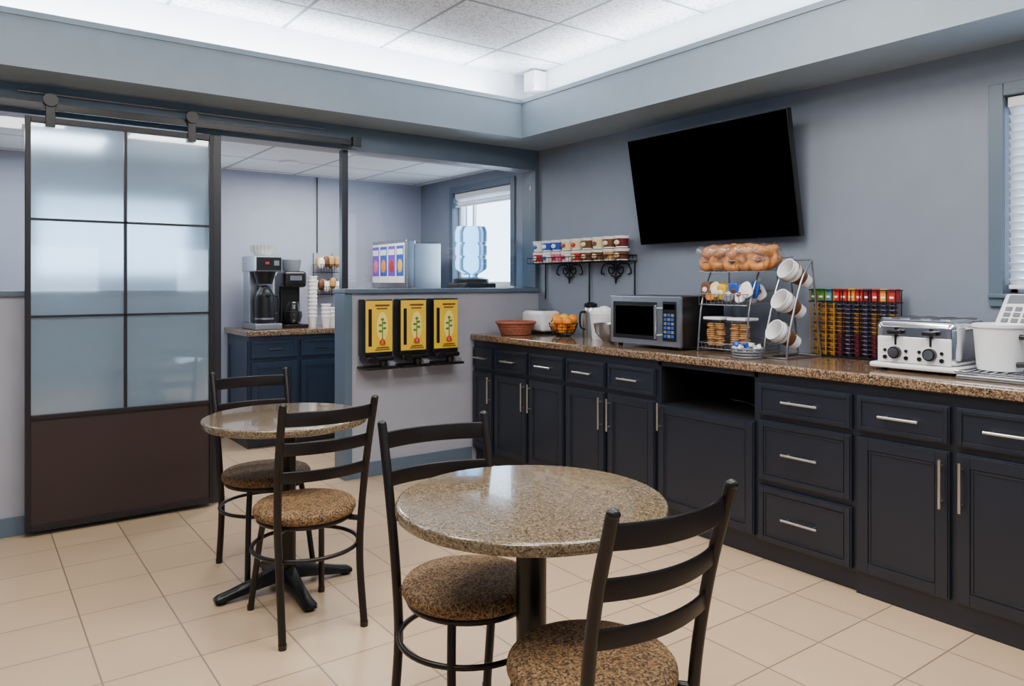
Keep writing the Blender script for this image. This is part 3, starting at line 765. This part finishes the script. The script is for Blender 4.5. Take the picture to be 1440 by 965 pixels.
for (x,y,n) in ((2.41,6.2,11),(2.50,6.12,4),(2.58,6.2,3)):
    b=B(RM(x,y,CZ))
    for k in range(n): b.lathe([(.028+.0,0),(.040,.09),(.043,.092),(.041,.096),(.037,.09),(0,.05)],'white' if k%2 else 'whitepaper',(0,0,k*.034),20)
    b.finish('paper_cup_stack')
b=B(RM(2.66,6.45,0))
for z in (1.22,1.42):
    for zz in (z,z+.07): b.tube([(-.10,-.07,zz),(.10,-.07,zz),(.10,.14,zz),(-.10,.14,zz)],.003,'wire',closed=True,seg=6)
    for i in range(9): b.tube([(-.1+.025*i,-.07,z+.07),(-.1+.025*i,-.07,z),(-.1+.025*i,.14,z)],.002,'wire',seg=5)
b.tube([(-.09,.14,1.2),(-.09,.14,1.6)],.003,'wire'); b.tube([(.09,.14,1.2),(.09,.14,1.6)],.003,'wire'); b.tube([(-.05,.15,1.6),(-.05,.15,2.29)],.006,'dark_trim')
bk=b.finish('condiment_basket')
b=B(RM(2.66,6.45,0))
for z in (1.225,1.425):
    for i in range(12): b.blob((-.08+.05*(i%4)+random.uniform(-.01,.01),-.03+.05*(i//4),z+.075+random.uniform(-.01,.025)),(.03,.03,.05),random.choice(['cream','brown','whitepaper','whitepaper','tan']),0.8,nu=12,nv=8)
cp=b.finish('condiment_packets'); cp.parent=bk
b=B(RM(3.10,6.48,CZ,-pi/2)); w,d=.68,.36
b.box((0,.06,.0),(w,d,.74),'steel',0.02,seg=3); b.box((0,0,.33),(w,.1,.76),'steel',0.015,seg=3); b.box((0,-.02,0),(w,.08,.04),'greyplastic',0.006)
for i,(c1,c2) in enumerate((('purple','pink'),('blue','orange'),('purple','red'),('blue','yellow'))):
    x=.025+.16*i; b.box((x,-.006,.38),(x+.15,.002,.73),'white',0.003)
    b.box((x+.008,-.008,.44),(x+.142,-.004,.71),c1,0.003); b.blob((x+.075,-.008,.53),(.045,.004,.06),c2,nu=14,nv=8); b.box((x+.02,-.010,.63),(x+.13,-.007,.68),'whitepaper')
    b.cyl((x+.072,.03,.33),(x+.072,.03,.27),.014,'blackplastic')
b.finish('juice_dispenser')
b=B(RM(3.36,5.16,CZ))
b.box((-.15,-.15,0),(.15,.15,.38),'blackplastic',0.015,seg=3); b.lathe([(0,.38),(.145,.38),(.145,.41),(.09,.425),(0,.425)],'blackplastic',seg=32)
b.lathe([(.05,.42),(.06,.45),(.125,.49),(.133,.51),(.133,.57),(.125,.58),(.125,.60),(.133,.61),(.133,.68),(.125,.69),(.125,.71),(.133,.72),(.133,.80),(.12,.84),(.02,.845),(0,.845)],'jug',seg=36)
b.cyl((-.15,-.05,.25),(-.19,-.05,.24),.012,'blue'); b.cyl((-.15,.05,.25),(-.19,.05,.24),.012,'red')
b.finish('water_cooler')
b=B(RM(2.80,6.25,CZ)); b.lathe([(0,0),(.05,0),(.055,.2),(.03,.28),(.03,.31),(0,.31)],'plastic_clear',seg=24); b.lathe([(0,.005),(.047,.005),(.05,.15),(0,.15)],'jug',seg=24); b.finish('water_bottle')

b=B(); b.box((3.35,4.30,2.74),(3.469,4.43,2.885),'white',0.008); b.box((3.345,4.31,2.78),(3.351,4.42,2.85),'whitepaper',0.002); b.finish('emergency_light')
for (x,y) in ((2.1,5.9),(0.9,5.7)):
    b=B(RM(x,y,2.285)); b.lathe([(.055,0),(.075,0),(.078,.013),(.055,.013)],'white',seg=28); b.lathe([(0,.006),(.055,.006),(.055,.010),(0,.010)],'lamp_white',seg=28); b.finish('ceiling_downlight')

# ------------------------------------------------------------ lights
def area(name,loc,sx,sy,p,rot=(0,0,0),col=(1,1,1)):
    l=bpy.data.lights.new(name,'AREA'); l.shape='RECTANGLE'; l.size=sx; l.size_y=sy; l.energy=p; l.color=col
    o=bpy.data.objects.new(name,l); o.location=loc; o.rotation_euler=rot; COL.objects.link(o)
for (x,y) in ((0.2,2.5),(2.0,2.1),(0.2,0.75),(2.0,0.6)):
    area('ceiling_fill_light',(x,y,2.885),1.2,0.6,50,col=(1,0.96,0.90))  # out-of-view fill lights added below the ceiling to brighten the room
area('cove_strip_lamp',(0.7,4.42,2.67),4.8,0.06,58,(pi-0.35,0,0),(0.86,0.92,1))
area('cove_strip_lamp',(3.34,1.3,2.67),0.06,6.0,62,(pi,-0.35,0),(0.86,0.92,1))
area('far_ceiling_lamp',(2.4,5.75,2.27),0.9,0.5,34,col=(1,0.98,0.95))
area('far_ceiling_lamp',(0.3,5.75,2.27),0.9,0.5,26,col=(0.85,0.93,1))
w=bpy.data.worlds.new('World'); scene.world=w; w.use_nodes=True
bg=w.node_tree.nodes['Background']; bg.inputs[0].default_value=(0.58,0.78,1.0,1); bg.inputs[1].default_value=8.0

# ------------------------------------------------------------ camera
cd=bpy.data.cameras.new('Camera'); cam=bpy.data.objects.new('Camera',cd); COL.objects.link(cam)
cam.location=(0,0,1.33); cam.rotation_euler=(pi/2,0,math.radians(-36.2))
cd.sensor_width=36; cd.lens=36*1050/1440; cd.shift_y=-(482.5-397)/1440; cd.clip_start=0.05
scene.camera=cam
